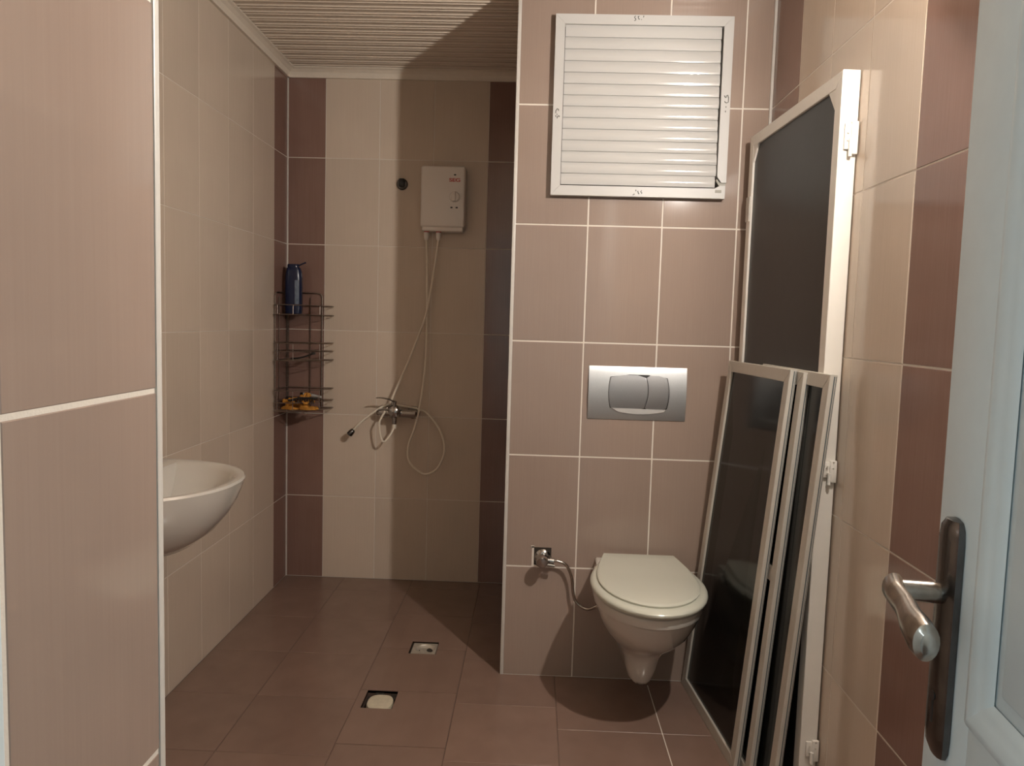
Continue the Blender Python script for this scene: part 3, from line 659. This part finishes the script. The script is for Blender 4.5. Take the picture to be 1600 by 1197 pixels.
# ------------------------------------------------------------ framed screens leaning on the right wall
def quad_frame(root, TL, TR, BR, BL, th, sw, pane_mat, frame_mat, seal=True, mid=None, side='stile', tw=None, brk=False):
    TL, TR, BR, BL = map(Vector, (TL, TR, BR, BL)); tw = tw or sw
    w_, h_ = (TR-TL).length, (TL-BL).length
    nr = (TR-TL).cross(BL-TL).normalized()
    if nr.x > 0: nr = -nr                                  # faces the room (-X); thickness goes the other way
    def P(u, v, d):                                        # u from far (0) to near (w), v from bottom, d depth behind the face
        a, b = u/w_, v/h_
        return tuple(BL*(1-a)*(1-b)+BR*a*(1-b)+TL*(1-a)*b+TR*a*b - nr*d)
    def bar_(name, poly, d0, d1, mat, ch=.0015):
        n = len(poly); c = Vector((sum(p[0] for p in poly)/n, sum(p[1] for p in poly)/n)); R_ = []
        for d, k in ((d0, ch), (d0+ch, 0), (d1-ch, 0), (d1, ch)):
            ring = []
            for p in poly:
                q = Vector(p); s = Vector((math.copysign(min(k, abs(q.x-c.x)), c.x-q.x), math.copysign(min(k, abs(q.y-c.y)), c.y-q.y))); q = q+s
                ring.append(P(q.x, q.y, d))
            R_.append(ring)
        return obj(name, *loft(R_), mat, root)
    bar_('stile', [(0, 0), (sw, tw), (sw, h_-tw), (0, h_)], 0, th, frame_mat)
    bar_('stile', [(w_, 0), (w_, h_), (w_-sw, h_-tw), (w_-sw, tw)], 0, th, frame_mat)
    bar_('rail', [(0, h_), (sw, h_-tw), (w_-sw, h_-tw), (w_, h_)], 0, th, frame_mat)
    bar_('rail', [(0, 0), (w_, 0), (w_-sw, tw), (sw, tw)], 0, th, frame_mat)
    if mid is not None: bar_('rail', [(sw, mid-.02), (w_-sw, mid-.02), (w_-sw, mid+.02), (sw, mid+.02)], .001, th-.001, frame_mat)
    bar_('pane', [(sw-.003, tw-.003), (w_-sw+.003, tw-.003), (w_-sw+.003, h_-tw+.003), (sw-.003, h_-tw+.003)], .007, .010, pane_mat, .0003)
    if seal:                                               # dark groove along the near edge
        obj('edge_groove', *loft([[P(w_+.0006, v, d) for d in (th*.52, th*.68)]+[P(w_-.002, v, d) for d in (th*.68, th*.52)] for v in (.004, h_-.004)]), M['seal'], root)
        obj('edge_groove', *loft([[P(w_+.0006, v, d) for d in (th*.80, th*.88)]+[P(w_-.002, v, d) for d in (th*.88, th*.80)] for v in (.004, h_-.004)]), M['seal'], root)
    return P
# tall screen door against the wall
ts = thing('screen_door', (.715, 2.25, 0), 'tall white framed insect screen door leaning in the right corner', 'screen door')
TP = quad_frame(ts, (.693, 2.585, 1.897), (.726, 1.912, 1.900), (.723, 1.914, 0), (.690, 2.590, 0), .044, .036, M['mesh'], M['alu'], seal=False)
wN, hN = (Vector((.726, 1.912, 1.9))-Vector((.693, 2.585, 1.897))).length, 1.897
for (u, v, su, sv) in ((.036, hN-.036, 1, -1), (wN-.036, hN-.036, -1, -1)):
    obj('corner_brace', *loft([[TP(u, v, d), TP(u+su*.040, v, d), TP(u, v+sv*.052, d)] for d in (.001, .009)]), M['alu'], ts)
def hinge(z, hgt, y=1.9115):
    h = obj('hinge', *merge(rbox(.737, .752, y-.006, y, z-hgt/2+.012, z+hgt/2-.004, .001), rbox(.752, .7685, y-.009, y, z-hgt/2, z+hgt/2, .001), lathe((.751, y-.008, z-hgt/2-.006), (0, 0, 1), [(.0045, 0), (.0045, hgt*.55)], 12)), M['alu'], ts, smooth=True)
    obj('screw', *merge(*[lathe((x_, y-.0088, z+q), (0, -1, 0), [(.0024, 0), (.002, .001)], 10) for x_, q in ((.7445, -.006), (.7445, .012), (.760, .008), (.760, .024))]), M['steel'], h)
hinge(1.737, .078); hinge(.915, .055, 1.9135); hinge(.18, .055, 1.9135)
obj('latch_plate', *loft([[TP(u, v, d) for u, v in ((.002, 1.70), (.034, 1.70), (.034, 1.62), (.002, 1.62))] for d in (-.004, .002)]), M['alu_pale'], ts)
# three narrower dark-paned frames, propped in front of it
grp = 'narrow pale aluminium frames propped against the tall screen'
def prop(label, TL, TR, BR, BL, mid=None):
    c = Vector(BL).lerp(Vector(BR), .5)
    r = thing('window_screen', c, label, 'window screen', grp)
    quad_frame(r, TL, TR, BR, BL, .0185, .036, M['glass_dark'], M['alu_pale'], mid=mid, tw=.036)
    return r
prop('front one of three leaning narrow frames, its dark pane in full view beside the toilet', (.652, 2.553, 1.160), (.678, 2.020, 1.164), (.606, 2.094, .0), (.5600, 2.629, .0))
prop('middle one of three leaning narrow frames, mostly hidden, with a cross bar low down', (.677, 2.48, 1.158), (.701, 1.985, 1.1595), (.6313, 2.039, .0), (.607, 2.52, .0), mid=.60)
prop('rear one of three leaning narrow frames, its near edge furthest right', (.700, 2.34, 1.162), (.716, 1.848, 1.163), (.6583, 1.9295, .0), (.634, 2.42, .0))
